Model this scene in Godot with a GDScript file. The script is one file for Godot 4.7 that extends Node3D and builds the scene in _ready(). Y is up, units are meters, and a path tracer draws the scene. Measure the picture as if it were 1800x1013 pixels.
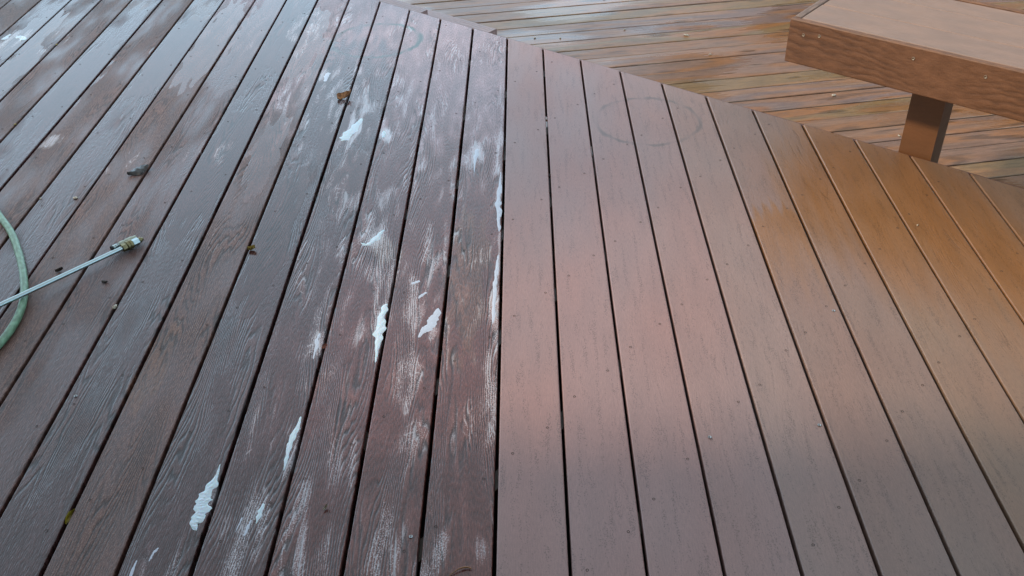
extends Node3D
# A composite deck being washed: wet, soapy boards on the left, cleaned ones on the right, a bench and a lower deck beyond.
# Metres, y up. The upper deck's surface is y = 0; its boards run along z; its far edge runs along ALONG.

const PITCH := 0.146                      # board plus gap
const EDGE_A := 0.8118                    # far edge of the upper deck: z = EDGE_A * x + EDGE_B
const EDGE_B := -3.8558
const ALONG := Vector3(0.7764, 0, 0.6303) # along the deck edge, to the right
const OUT := Vector3(0.6303, 0, -0.7764)  # away from the upper deck
const EDGE0 := Vector3(0, 0, -3.8558)
const LOW_Y := -0.36                      # the lower deck's surface
const LOW_PITCH := 0.1215
const LOW_TURN := deg_to_rad(10.3)

var na := FastNoiseLite.new()
var nb := FastNoiseLite.new()
var nc := FastNoiseLite.new()
var rng := RandomNumberGenerator.new()
var strips := []
var taken := {}


func _ready() -> void:
	rng.seed = 41
	# ---- camera, sky, sun, exposure
	var cam := Camera3D.new()
	cam.name = "camera"
	cam.transform = Transform3D(Basis(Vector3(0.999728, -0.022688, -0.005423), Vector3(0.01514, 0.807938, -0.589073), Vector3(0.017746, 0.588831, 0.808062)), Vector3(0.0756, 1.5267, 0))
	cam.fov = 33.16
	cam.near = 0.05
	cam.far = 400.0
	add_child(cam)
	cam.current = true
	var env := Environment.new()
	env.background_mode = Environment.BG_SKY
	env.sky = Sky.new()
	env.sky.sky_material = sky_look()
	env.tonemap_mode = Environment.TONE_MAPPER_LINEAR
	env.tonemap_exposure = 1.4
	env.background_energy_multiplier = 1.0
	env.sdfgi_enabled = true
	env.ssao_enabled = true
	env.ssil_enabled = true
	var we := WorldEnvironment.new()
	we.name = "environment"
	we.environment = env
	add_child(we)
	var sun := DirectionalLight3D.new()
	sun.name = "sun"
	sun.light_color = Color(1.0, 0.91, 0.80)
	sun.light_energy = 0.8
	sun.light_angular_distance = 4.0
	sun.shadow_enabled = true
	add_child(sun)
	sun.look_at_from_position(Vector3.ZERO, Vector3(0.75, -0.60, -0.15), Vector3.UP)

	setup_noise()
	# ---- structure
	build_ground()
	build_lower_deck()
	build_upper_deck()
	build_step()
	build_bench()
	build_surroundings()
	# ---- things on the deck
	build_hose()
	build_wand()
	build_foam()
	build_litter()


# ------------------------------------------------------------------ sky and noise
func setup_noise() -> void:
	for n in [na, nb, nc]:
		n.noise_type = FastNoiseLite.TYPE_SIMPLEX_SMOOTH
		n.fractal_type = FastNoiseLite.FRACTAL_NONE
		n.frequency = 1.0
	na.seed = 11
	nb.seed = 23
	nc.seed = 37


func sky_look() -> Material:
	var m := ProceduralSkyMaterial.new()
	m.sky_top_color = Color(0.45, 0.46, 0.47)
	m.sky_horizon_color = Color(0.765, 0.89, 0.99)
	m.sky_curve = 0.45
	m.energy_multiplier = 3.2
	m.ground_bottom_color = Color(0.2, 0.18, 0.15)
	m.ground_horizon_color = Color(0.4, 0.38, 0.35)
	return m


# ------------------------------------------------------------------ mesh helpers
func begin() -> SurfaceTool:
	var st := SurfaceTool.new()
	st.begin(Mesh.PRIMITIVE_TRIANGLES)
	return st


func tri(st: SurfaceTool, p: Array, n: Array, t: Array) -> void:
	var order := [0, 1, 2]
	if (p[1] - p[0]).cross(p[2] - p[0]).dot(n[0] + n[1] + n[2]) > 0.0:
		order = [0, 2, 1]
	for k in order:
		st.set_normal(n[k])
		st.set_uv(t[k])
		st.add_vertex(p[k])


func quad(st: SurfaceTool, p: Array, n: Array, t: Array) -> void:
	tri(st, [p[0], p[1], p[2]], [n[0], n[1], n[2]], [t[0], t[1], t[2]])
	tri(st, [p[0], p[2], p[3]], [n[0], n[2], n[3]], [t[0], t[2], t[3]])


func fan(st: SurfaceTool, ring: Array, n: Vector3, t: Array) -> void:
	for k in range(1, ring.size() - 1):
		tri(st, [ring[0], ring[k], ring[k + 1]], [n, n, n], [t[0], t[k], t[k + 1]])


func mesh_of(st: SurfaceTool) -> ArrayMesh:
	return st.commit()


func numbered(called: String) -> String:
	var k: int = taken.get(called, 0)
	taken[called] = k + 1
	return called if k == 0 else "%s_%03d" % [called, k]


func put(called: String, me: Mesh, mat: Material, parent: Node = self) -> MeshInstance3D:
	var o := MeshInstance3D.new()
	o.name = numbered(called) if parent == self else called
	o.mesh = me
	o.material_override = mat
	if parent != self:
		var k := 1
		while parent.has_node(NodePath(o.name)):
			o.name = "%s_%03d" % [called, k]
			k += 1
	parent.add_child(o, true)
	return o


func tag(o: Node, label: String, category: String, group := "") -> Node:
	o.set_meta("label", label)
	o.set_meta("category", category)
	if group:
		o.set_meta("group", group)
	return o


func base(called: String, at := Vector3.ZERO) -> Node3D:
	var o := Node3D.new()
	o.name = numbered(called)
	o.position = at
	add_child(o, true)
	return o


# A bar along local x with eased (rounded) edges: length l, height y0..y1, z0..z1; uv in metres along and across, times k.
func bar(l: float, y0: float, y1: float, z0: float, z1: float, r: float, k := 1.0, u0 := 0.0, v0 := 0.0) -> ArrayMesh:
	var st := begin()
	var ring := []
	for c in [[z0 + r, y0 + r, PI], [z0 + r, y1 - r, PI / 2], [z1 - r, y1 - r, 0.0], [z1 - r, y0 + r, -PI / 2]]:
		for s in [1.0, 0.5, 0.0]:
			var a: float = c[2] + s * PI / 2
			ring.append([Vector3(0, c[1] + sin(a) * r, c[0] + cos(a) * r), Vector3(0, sin(a), cos(a))])
	var way := [0.0]
	for i in ring.size():
		way.append(way[i] + ring[i][0].distance_to(ring[(i + 1) % ring.size()][0]))
	for i in ring.size():
		var a = ring[i]
		var b = ring[(i + 1) % ring.size()]
		var e := Vector3(l, 0, 0)
		quad(st, [a[0], a[0] + e, b[0] + e, b[0]], [a[1], a[1], b[1], b[1]], [Vector2(u0, v0 + way[i] * k), Vector2(u0 + l * k, v0 + way[i] * k), Vector2(u0 + l * k, v0 + way[i + 1] * k), Vector2(u0, v0 + way[i + 1] * k)])
	for side in [0.0, l]:
		var pts := []
		var uvs := []
		for a in ring:
			pts.append(a[0] + Vector3(side, 0, 0))
			uvs.append(Vector2(u0 + a[0].z * k, v0 + a[0].y * k))
		fan(st, pts, Vector3(-1 if side == 0.0 else 1, 0, 0), uvs)
	return mesh_of(st)


# A swept round tube.
func tube(path: Array, radii: Array, seg := 14, flat := false) -> ArrayMesh:
	var st := begin()
	var rings := []
	var up := Vector3.UP
	var gone := 0.0
	for i in path.size():
		var d: Vector3 = (path[mini(i + 1, path.size() - 1)] - path[maxi(i - 1, 0)]).normalized()
		if d.length() < 0.5:
			d = (path[-1] - path[0]).normalized()
		var side := d.cross(up)
		if side.length() < 0.05:
			side = d.cross(Vector3.RIGHT)
		side = side.normalized()
		var top := side.cross(d).normalized()
		if i:
			gone += path[i].distance_to(path[i - 1])
		var r := []
		for k in seg + 1:
			var a := TAU * k / seg
			var n := side * cos(a) + top * sin(a)
			r.append([path[i] + n * radii[i], n, Vector2(gone, float(k) / seg * TAU * radii[i])])
		rings.append(r)
	for i in path.size() - 1:
		for k in seg:
			var q = [rings[i][k], rings[i + 1][k], rings[i + 1][k + 1], rings[i][k + 1]]
			var n := [q[0][1], q[1][1], q[2][1], q[3][1]]
			if flat:
				var f: Vector3 = (n[0] + n[2]).normalized()
				n = [f, f, f, f]
			var slope: float = radii[i] - radii[i + 1]
			var step: Vector3 = path[i + 1] - path[i]
			if absf(slope) > 0.0001:
				for j in 4:
					n[j] = (n[j] * step.length() + step.normalized() * slope).normalized()
			quad(st, [q[0][0], q[1][0], q[2][0], q[3][0]], n, [q[0][2], q[1][2], q[2][2], q[3][2]])
	for e in [0, path.size() - 1]:
		var pts := []
		var uvs := []
		for k in seg:
			pts.append(rings[e][k][0])
			uvs.append(rings[e][k][2])
		var n: Vector3 = (path[e] - path[1 if e == 0 else e - 1]).normalized()
		fan(st, pts, n, uvs)
	return mesh_of(st)


func spline(pts: Array, each := 8) -> Array:
	var out := []
	for i in pts.size() - 1:
		for k in each:
			out.append((pts[i] as Vector3).cubic_interpolate(pts[i + 1], pts[maxi(i - 1, 0)], pts[mini(i + 2, pts.size() - 1)], float(k) / each))
	out.append(pts[-1])
	return out


# ------------------------------------------------------------------ materials
func mat(c: Color, rough: float, metal := 0.0) -> StandardMaterial3D:
	var m := StandardMaterial3D.new()
	m.albedo_color = c
	m.roughness = rough
	m.metallic = metal
	return m


func painted(called: String, w: int, h: int, relief: float, job: Callable) -> StandardMaterial3D:
	# job(row) gives the bytes of one row: colour rgb, then height, roughness, 0.
	var rows := 16
	strips.clear()
	strips.resize(h / rows)
	var work := func(s: int) -> void:
		var c := PackedByteArray()
		var r := PackedByteArray()
		c.resize(w * rows * 3)
		r.resize(w * rows * 3)
		for y in rows:
			job.call(s * rows + y, c, r, y * w * 3)
		strips[s] = [c, r]
	# PackedByteArrays go by reference into a call, so each strip is filled in place
	var id := WorkerThreadPool.add_group_task(work, h / rows)
	WorkerThreadPool.wait_for_group_task_completion(id)
	var all := PackedByteArray()
	var rel := PackedByteArray()
	for s in strips:
		all.append_array(s[0])
		rel.append_array(s[1])
	var m := StandardMaterial3D.new()
	m.resource_name = called
	m.albedo_texture = ImageTexture.create_from_image(Image.create_from_data(w, h, false, Image.FORMAT_RGB8, all))
	var t := ImageTexture.create_from_image(Image.create_from_data(w, h, false, Image.FORMAT_RGB8, rel))
	m.roughness = 1.0
	m.roughness_texture = t
	m.roughness_texture_channel = BaseMaterial3D.TEXTURE_CHANNEL_GREEN
	m.heightmap_enabled = true
	m.heightmap_texture = t
	m.heightmap_scale = relief
	return m


func sm(a: float, b: float, x: float) -> float:
	var t := clampf((x - a) / (b - a), 0.0, 1.0)
	return t * t * (3.0 - 2.0 * t)


# ---- the wet, soapy half: x -2.62..0, z -4.9..-0.8
const L_X0 := -2.628
const L_W := 2.628
const L_Z0 := -4.9
const L_H := 4.1
const L_PX := 2048
# per board from the seam leftwards: colour, dust 0..1, grain depth, wet roughness
var left_boards := [
	[Color(0.375, 0.212, 0.181), 0.20, 0.95, 0.24], [Color(0.370, 0.209, 0.181), 0.15, 0.9, 0.24], [Color(0.352, 0.200, 0.179), 0.12, 1.0, 0.23],
	[Color(0.290, 0.178, 0.167), 0.05, 0.9, 0.24], [Color(0.267, 0.167, 0.158), 0.05, 1.0, 0.23], [Color(0.323, 0.198, 0.163), 0.75, 0.8, 0.34],
	[Color(0.261, 0.167, 0.157), 0.08, 0.9, 0.21], [Color(0.304, 0.187, 0.162), 0.50, 0.6, 0.31], [Color(0.321, 0.201, 0.165), 0.85, 0.5, 0.36],
	[Color(0.265, 0.170, 0.158), 0.10, 0.55, 0.24], [Color(0.323, 0.202, 0.166), 0.80, 0.5, 0.36], [Color(0.265, 0.170, 0.160), 0.12, 0.5, 0.25],
	[Color(0.323, 0.202, 0.164), 0.75, 0.5, 0.36], [Color(0.292, 0.184, 0.157), 0.35, 0.5, 0.32], [Color(0.276, 0.180, 0.161), 0.20, 0.5, 0.28],
	[Color(0.323, 0.209, 0.163), 0.85, 0.5, 0.38], [Color(0.312, 0.204, 0.156), 0.85, 0.5, 0.38], [Color(0.287, 0.188, 0.151), 0.8, 0.5, 0.38]]
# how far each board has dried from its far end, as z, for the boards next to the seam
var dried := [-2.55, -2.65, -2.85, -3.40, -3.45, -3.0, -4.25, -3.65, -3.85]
# soap residue caught in the grain: x, z, half width, half length, how much
var soap := [
	[-0.53, -3.05, 0.05, 0.14, 1.5], [-0.375, -2.36, 0.05, 0.09, 1.3], [-0.31, -1.93, 0.028, 0.16, 1.4], [-0.185, -1.95, 0.04, 0.10, 1.3], [-0.60, -1.37, 0.026, 0.11, 0.9], [-0.455, -1.53, 0.02, 0.13, 1.2], [-0.69, -3.48, 0.04, 0.12, 1.3], [-0.09, -2.80, 0.025, 0.18, 1.3], [-0.41, -3.0, 0.04, 0.08, 1.4], [-0.456, -1.87, 0.02, 0.1, 1.2],
	[-0.62, -3.40, 0.10, 0.40, 0.9], [-0.52, -3.08, 0.07, 0.36, 1.25], [-0.66, -3.10, 0.08, 0.32, 0.9], [-0.78, -3.30, 0.08, 0.26, 0.7], [-0.40, -3.25, 0.08, 0.42, 0.7], [-0.28, -2.95, 0.07, 0.50, 0.55], [-0.07, -3.10, 0.05, 0.30, 0.6],
	[-0.87, -3.95, 0.09, 0.34, 0.7], [-0.72, -4.15, 0.06, 0.2, 0.6], [-0.36, -2.52, 0.07, 0.34, 0.9], [-0.33, -2.20, 0.06, 0.36, 0.85], [-0.18, -2.40, 0.05, 0.60, 0.9], [-0.20, -2.05, 0.07, 0.26, 0.9], [-0.36, -1.98, 0.07, 0.24, 0.9],
	[-0.012, -2.45, 0.022, 0.75, 1.2], [-0.015, -1.85, 0.022, 0.40, 1.1], [-0.11, -2.62, 0.05, 0.44, 0.6], [-0.48, -2.40, 0.06, 0.50, 0.75], [-0.49, -1.95, 0.05, 0.30, 0.6], [-0.20, -1.72, 0.06, 0.36, 0.75], [-0.08, -1.70, 0.05, 0.5, 0.45],
	[-0.11, -1.19, 0.05, 0.10, 1.15], [-0.02, -1.25, 0.03, 0.14, 0.9], [-0.21, -1.24, 0.05, 0.14, 0.7], [-0.39, -1.28, 0.035, 0.24, 1.0], [-0.33, -1.40, 0.05, 0.30, 0.6], [-0.50, -1.27, 0.06, 0.14, 0.8], [-0.66, -1.22, 0.06, 0.10, 0.9], [-0.53, -1.55, 0.05, 0.16, 0.6],
	[-1.06, -2.90, 0.05, 0.10, 0.7], [-1.24, -2.85, 0.06, 0.10, 0.7], [-1.28, -2.80, 0.05, 0.05, 0.8], [-1.58, -3.00, 0.05, 0.06, 0.9], [-1.92, -3.9, 0.06, 0.2, 0.5], [-2.1, -3.95, 0.07, 0.14, 0.9], [-0.95, -2.9, 0.03, 0.10, 0.7], [-1.05, -3.9, 0.05, 0.25, 0.6]]
# standing water film: x, z, half width, half length
var films := [[-0.95, -2.82, 0.085, 0.50], [-1.03, -4.00, 0.14, 0.65], [-0.86, -3.85, 0.10, 0.42], [-1.24, -3.9, 0.08, 0.5], [-0.72, -3.5, 0.06, 0.35], [-0.60, -3.15, 0.06, 0.35], [-1.38, -3.75, 0.08, 0.5], [-1.67, -3.5, 0.08, 0.45], [-0.67, -2.4, 0.06, 0.4], [-0.80, -2.9, 0.05, 0.3], [-2.05, -4.0, 0.09, 0.3], [-0.5, -2.7, 0.05, 0.25], [-1.97, -3.6, 0.07, 0.3]]
# rusty brown tannin stains
var stains := [[-1.376, -4.30, 0.07, 0.17], [-1.97, -4.05, 0.07, 0.20], [-2.15, -3.86, 0.06, 0.12], [-0.845, -1.80, 0.045, 0.18], [-1.72, -4.45, 0.1, 0.2], [-0.09, -2.15, 0.06, 0.4], [-0.33, -2.28, 0.05, 0.08], [-1.5, -4.45, 0.1, 0.12]]


func near_list(list: Array, x0: float, x1: float, z: float) -> Array:
	var out := []
	for p in list:
		if p[0] + p[2] * 1.6 > x0 and p[0] - p[2] * 1.6 < x1 and absf(z - p[1]) < p[3] * 1.6:
			out.append(p)
	return out


func left_row(row: int, c: PackedByteArray, r: PackedByteArray, at: int) -> void:
	var z := L_Z0 + (row + 0.5) / L_PX * L_H
	var last := 99
	var b = null
	var so := []
	var fi := []
	var sn := []
	var off := 0.0
	for i in L_PX:
		var x := L_X0 + (i + 0.5) / L_PX * L_W
		var bi := mini(int(-x / PITCH), 17)
		if bi != last:
			last = bi
			b = left_boards[bi]
			off = bi * 13.7
			var x1 := -bi * PITCH
			so = near_list(soap, x1 - PITCH, x1, z)
			fi = near_list(films, x1 - PITCH, x1, z)
			sn = near_list(stains, x1 - PITCH, x1, z)
		var u := x + bi * PITCH + PITCH
		var n1 := na.get_noise_2d(x * 9.0 + off, z * 0.9 + off)
		var n2 := nb.get_noise_2d(x * 75.0 + off, z * 7.0)
		var n3 := nc.get_noise_2d(x * 480.0, z * 45.0)
		var n4 := na.get_noise_2d(x * 300.0, z * 230.0)
		var n5 := nb.get_noise_2d(x * 26.0, z * 5.5 + off)
		var n6 := nc.get_noise_2d(x * 7.0 + off, z * 2.4)
		var ph := u * 120.0 + n1 * 6.5 + n2 * 0.35
		ph -= floorf(ph)
		var gr := clampf(1.0 - absf(ph - 0.5) * 3.0, 0.0, 1.0)
		gr = gr * gr * (3.0 - 2.0 * gr) * clampf(0.6 + n6 * 0.9 + n5 * 0.4, 0.08, 1.0) * float(b[2])
		# soap, with some wet glints painted into its white veins
		var w := (0.42 if bi < 4 else (0.22 if bi < 6 else 0.0)) * (0.55 + 0.45 * sm(-1.45, -1.95, z))
		for p in so:
			var dx: float = (x - p[0]) / p[2]
			var dz: float = (z - p[1]) / p[3]
			w = maxf(w, float(p[4]) * clampf(1.25 - dx * dx - dz * dz, 0.0, 1.0))
		var white := 0.0
		if w > 0.02:
			var here := clampf(0.40 + n5 * 0.8 + n6 * 0.7, 0.0, 1.0)
			var m1 := na.get_noise_2d(x * 20.0 + off * 2.0, z * 3.6) * 3.4 + n2 * 0.22 + u * 22.0
			m1 -= floorf(m1)
			var loops := clampf(1.0 - absf(m1 - 0.5) * 6.5, 0.0, 1.0)
			var vein := clampf(1.0 - absf(ph - 0.62) * 4.0, 0.0, 1.0)
			var broken := clampf(0.62 + n2 * 0.7 + n4 * 0.35, 0.0, 1.0)
			white = sm(0.05, 0.26, w * here * broken * maxf(loops * 0.75, vein * 0.7)) * 0.60
			# burst bubbles, a thin bloom, and pooled suds
			white = maxf(white, sm(0.40, 0.70, w * here * (0.50 + n4 * 0.95 + n3 * 0.2)) * 0.66)
			white = maxf(white, w * here * 0.10 * (0.7 + n3 * 0.6))
			white = maxf(white, sm(0.58, 1.0, w * (0.42 + 0.75 * n5 + 0.25 * n2 + 0.16 * n4)) * clampf(0.30 + w * 0.36, 0.0, 0.82) * clampf(0.50 + vein * 0.45 + n4 * 0.4 + (w - 0.9) * 0.6, 0.2, 1.0))
		# film of water
		var f := 0.0
		for p in fi:
			var dx: float = (x - p[0]) / p[2]
			var dz: float = (z - p[1]) / p[3]
			f = maxf(f, sm(0.0, 0.22, 1.0 - dx * dx - dz * dz + n5 * 0.5 + n2 * 0.12))
		var dust := clampf(float(b[1]) + n6 * 0.55 + n5 * 0.25, 0.0, 1.0) * (1.0 - f)
		var v := 1.02 + n5 * 0.12 + n3 * 0.26 + n4 * 0.15 - gr * 0.58
		var col: Color = b[0]
		var cr := col.r
		var cg := col.g
		var cb := col.b
		# fine grit dried on the boards
		var fleck := sm(0.2, 0.7, n4 + n3 * 0.4) * (0.25 + dust * 0.75)
		cr = lerpf(cr, 0.43, dust * 0.16 + fleck * 0.42)
		cg = lerpf(cg, 0.38, dust * 0.16 + fleck * 0.42)
		cb = lerpf(cb, 0.335, dust * 0.16 + fleck * 0.42)
		# tone patches
		cr *= 1.0 + n6 * 0.04
		cb *= 1.0 - n6 * 0.04
		# boards that have dried to the colour of the cleaned ones
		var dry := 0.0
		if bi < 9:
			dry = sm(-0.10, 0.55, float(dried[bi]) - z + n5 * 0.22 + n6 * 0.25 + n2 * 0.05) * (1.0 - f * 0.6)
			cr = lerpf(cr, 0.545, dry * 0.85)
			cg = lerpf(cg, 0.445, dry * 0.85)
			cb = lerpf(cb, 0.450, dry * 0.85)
		for p in sn:
			var dx: float = (x - p[0]) / p[2]
			var dz: float = (z - p[1]) / p[3]
			var s := sm(0.0, 0.5, 1.0 - dx * dx - dz * dz + n5 * 0.6 + n2 * 0.15) * 0.55
			cr = lerpf(cr, 0.37, s)
			cg = lerpf(cg, 0.255, s)
			cb = lerpf(cb, 0.185, s)
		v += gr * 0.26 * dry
		cr *= v
		cg *= v
		cb *= v
		# ring left by a flower pot
		var rx := x + 0.545
		var rz := z + 3.865
		if absf(rx) < 0.23 and absf(rz) < 0.23:
			var d := absf(sqrt(rx * rx + rz * rz) - 0.182 - n5 * 0.004) / (0.010 + 0.005 * n2)
			var strong := (0.55 + 0.40 * sm(-0.1, 0.16, rx)) * clampf(0.75 + n5 * 0.8 + n4 * 0.3, 0.15, 1.0)
			var k := clampf(1.4 - d, 0.0, 1.0) * strong
			cr = lerpf(cr, 0.21, k)
			cg = lerpf(cg, 0.28, k)
			cb = lerpf(cb, 0.26, k)
		cr = lerpf(cr, 0.80, white)
		cg = lerpf(cg, 0.81, white)
		cb = lerpf(cb, 0.83, white)
		var rough := lerpf(float(b[3]) + n5 * 0.05 + n6 * 0.06 + gr * 0.08, 0.66, dust * 0.75)
		rough = lerpf(rough, 0.42, dry * 0.7)
		rough = lerpf(rough, 0.11, f * 0.92)
		rough = lerpf(rough, 0.18, white)
		var h := 0.62 - gr * 0.5 * (1.0 - dry * 0.5) + n3 * 0.12 + n4 * 0.11 * (0.5 + dust) + n2 * 0.05
		h = lerpf(h, 0.66, f * 0.85)
		h += white * 0.1
		var o := at + i * 3
		c[o] = int(clampf(cr, 0.0, 1.0) * 255.0)
		c[o + 1] = int(clampf(cg, 0.0, 1.0) * 255.0)
		c[o + 2] = int(clampf(cb, 0.0, 1.0) * 255.0)
		r[o] = int(clampf(h, 0.0, 1.0) * 255.0)
		r[o + 1] = int(clampf(rough, 0.05, 1.0) * 255.0)


# ---- the cleaned half: x 0..2.044, z -4.0..-0.8
const R_W := 2.044
const R_Z0 := -4.0
const R_H := 3.2
const R_PX := 1536
var right_boards := [
	[Color(0.549, 0.427, 0.401), 0.14], [Color(0.549, 0.428, 0.404), 0.16], [Color(0.543, 0.428, 0.404), 0.18], [Color(0.534, 0.427, 0.401), 0.24],
	[Color(0.520, 0.423, 0.388), 0.36], [Color(0.492, 0.394, 0.351), 0.45], [Color(0.484, 0.388, 0.339), 0.50], [Color(0.489, 0.386, 0.313), 0.36],
	[Color(0.489, 0.384, 0.302), 0.50], [Color(0.484, 0.384, 0.304), 0.32], [Color(0.479, 0.386, 0.313), 0.36], [Color(0.465, 0.383, 0.316), 0.4], [Color(0.465, 0.383, 0.316), 0.4], [Color(0.465, 0.383, 0.316), 0.4]]
var amber := [[1.09, -2.76, 0.10, 0.46], [1.09, -2.42, 0.09, 0.46], [1.24, -2.40, 0.10, 0.60], [0.96, -2.56, 0.085, 0.38], [1.37, -2.15, 0.09, 0.55]]  # soft amber tint patches: x, z, half width, half length


func right_row(row: int, c: PackedByteArray, r: PackedByteArray, at: int) -> void:
	var z := R_Z0 + (row + 0.5) / R_PX * R_H
	var last := 99
	var b = null
	var da := []
	var off := 0.0
	for i in R_PX:
		var x := (i + 0.5) / R_PX * R_W
		var bi := mini(int(x / PITCH), 13)
		if bi != last:
			last = bi
			b = right_boards[bi]
			off = bi * 9.1 + 40.0
			da = near_list(amber, bi * PITCH, (bi + 1) * PITCH, z)
		var u := x - bi * PITCH
		var n1 := na.get_noise_2d(x * 8.0 + off, z * 0.8 + off)
		var n2 := nb.get_noise_2d(x * 60.0 + off, z * 6.0)
		var n3 := nc.get_noise_2d(x * 430.0, z * 40.0)
		var n4 := na.get_noise_2d(x * 330.0, z * 260.0)
		var n5 := nb.get_noise_2d(x * 16.0, z * 4.0 + off)
		var n6 := nc.get_noise_2d(x * 4.0 + 9.0, z * 2.0)
		var ph := u * 90.0 + n1 * 5.5 + n2 * 0.45
		ph -= floorf(ph)
		var gr := clampf(1.0 - absf(ph - 0.5) * 7.0, 0.0, 1.0) * clampf(0.75 + n2 * 0.6, 0.0, 1.0)
		var amp := clampf(float(b[1]) * 0.9 + n1 * 0.55 + n5 * 0.35 + sm(-2.7, -3.4, z) * 0.25 - 0.18, 0.02, 0.85)
		gr *= amp
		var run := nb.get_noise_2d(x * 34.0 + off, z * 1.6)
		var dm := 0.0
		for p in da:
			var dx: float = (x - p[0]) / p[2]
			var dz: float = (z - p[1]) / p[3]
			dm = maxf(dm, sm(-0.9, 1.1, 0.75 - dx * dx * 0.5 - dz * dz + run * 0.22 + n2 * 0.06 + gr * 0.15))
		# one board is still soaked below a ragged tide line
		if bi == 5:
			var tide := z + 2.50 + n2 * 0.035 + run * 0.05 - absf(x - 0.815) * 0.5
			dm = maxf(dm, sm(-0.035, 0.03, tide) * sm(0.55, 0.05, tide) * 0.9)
		var col: Color = b[0]
		var v := 1.0 + n5 * 0.03 + n3 * 0.05 + n4 * 0.055 - gr * 0.13
		if n4 + n2 * 0.6 > 0.86:
			v *= 0.72
		var cr := col.r * (1.0 + n6 * 0.015)
		var cg := col.g * (1.0 - n6 * 0.01)
		var cb := col.b * (1.0 - n6 * 0.02)
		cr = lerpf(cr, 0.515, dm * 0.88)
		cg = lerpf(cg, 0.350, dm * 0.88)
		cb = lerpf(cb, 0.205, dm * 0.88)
		cr *= v
		cg *= v
		cb *= v
		var rx := x - 0.496
		var rz := z + 3.075
		if absf(rx) < 0.23 and absf(rz) < 0.23:
			var d := absf(sqrt(rx * rx + rz * rz) - 0.181 - n5 * 0.005) / (0.009 + 0.004 * n2)
			var k := clampf(1.3 - d, 0.0, 1.0) * 0.42 * clampf(0.7 + n5 * 0.9 + n4 * 0.3, 0.05, 1.0)
			cr = lerpf(cr, 0.25, k)
			cg = lerpf(cg, 0.25, k)
			cb = lerpf(cb, 0.24, k)
		var rough := clampf(0.47 + n5 * 0.04 + n6 * 0.02 + n4 * 0.05 - dm * 0.14, 0.2, 0.9)
		var h := 0.6 - gr * 0.5 + n3 * 0.07 + n4 * 0.09 + n2 * 0.03
		var o := at + i * 3
		c[o] = int(clampf(cr, 0.0, 1.0) * 255.0)
		c[o + 1] = int(clampf(cg, 0.0, 1.0) * 255.0)
		c[o + 2] = int(clampf(cb, 0.0, 1.0) * 255.0)
		r[o] = int(clampf(h, 0.0, 1.0) * 255.0)
		r[o + 1] = int(clampf(rough, 0.05, 1.0) * 255.0)


# ---- the lower deck, in its own axes: t along the boards, s across
const D_T0 := -1.2
const D_W := 4.6
const D_S0 := -5.7
const D_H := 3.2
const D_PX := 1280
var low_tones := [Color(0.510, 0.352, 0.230), Color(0.480, 0.371, 0.302), Color(0.461, 0.362, 0.239), Color(0.529, 0.329, 0.171), Color(0.441, 0.352, 0.315), Color(0.539, 0.385, 0.257), Color(0.490, 0.338, 0.216), Color(0.451, 0.357, 0.310)]


func low_row(row: int, c: PackedByteArray, r: PackedByteArray, at: int) -> void:
	var s := D_S0 + (row + 0.5) / D_PX * D_H
	var k := floori((s + 3.363) / LOW_PITCH)
	var off := k * 7.31
	var tone: Color = low_tones[posmod(k * 5 + k * k * 3, 8)]
	for i in D_PX:
		var t := D_T0 + (i + 0.5) / D_PX * D_W
		var n1 := na.get_noise_2d(t * 1.15 + off, s * 6.5)
		var n2 := nb.get_noise_2d(t * 4.0 + off, s * 60.0)
		var n3 := nc.get_noise_2d(t * 22.0, s * 330.0)
		var n4 := na.get_noise_2d(t * 190.0, s * 260.0)
		var n5 := nb.get_noise_2d(t * 3.4 + off, s * 13.0)
		var n6 := nc.get_noise_2d(t * 1.1 + 4.0, s * 2.2)
		var alt: Color = low_tones[posmod(k * 3 + (4 if n1 > 0.0 else 1), 8)]
		var mixv := sm(0.12, 0.45, absf(n1) + n2 * 0.05) * 0.7
		var cr := lerpf(tone.r, alt.r, mixv)
		var cg := lerpf(tone.g, alt.g, mixv)
		var cb := lerpf(tone.b, alt.b, mixv)
		var v := 1.0 + n5 * 0.12 + n2 * 0.05 + n3 * 0.10 + n4 * 0.07
		# mould and soaked dark patches
		v *= 1.0 - 0.34 * sm(0.28, 0.70, n5 * 0.75 + n2 * 0.22 + n4 * 0.12)
		# pale scuffs along the arrises and where the finish has gone
		var edge := absf(fposmod((s + 3.363) / LOW_PITCH, 1.0) - 0.5)
		var pale := maxf(sm(0.45, 0.8, n2 * 0.5 - n5 * 0.5 + n4 * 0.25) * 0.35, sm(0.43, 0.48, edge) * clampf(0.2 + n2, 0.0, 0.6))
		cr = lerpf(cr * v, 0.62, pale)
		cg = lerpf(cg * v, 0.56, pale)
		cb = lerpf(cb * v, 0.49, pale)
		# standing rinse water
		var wet := sm(-0.25, 0.45, n6 + n5 * 0.25 + n2 * 0.22)
		var rough := clampf(lerpf(0.46 + n5 * 0.05, 0.16, wet * 0.9) + pale * 0.2, 0.1, 0.8)
		var h := 0.6 + (n3 * 0.12 + n4 * 0.05 + n2 * 0.08) * (1.0 - wet * 0.6)
		var o := at + i * 3
		c[o] = int(clampf(cr, 0.0, 1.0) * 255.0)
		c[o + 1] = int(clampf(cg, 0.0, 1.0) * 255.0)
		c[o + 2] = int(clampf(cb, 0.0, 1.0) * 255.0)
		r[o] = int(clampf(h, 0.0, 1.0) * 255.0)
		r[o + 1] = int(rough * 255.0)


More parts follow.
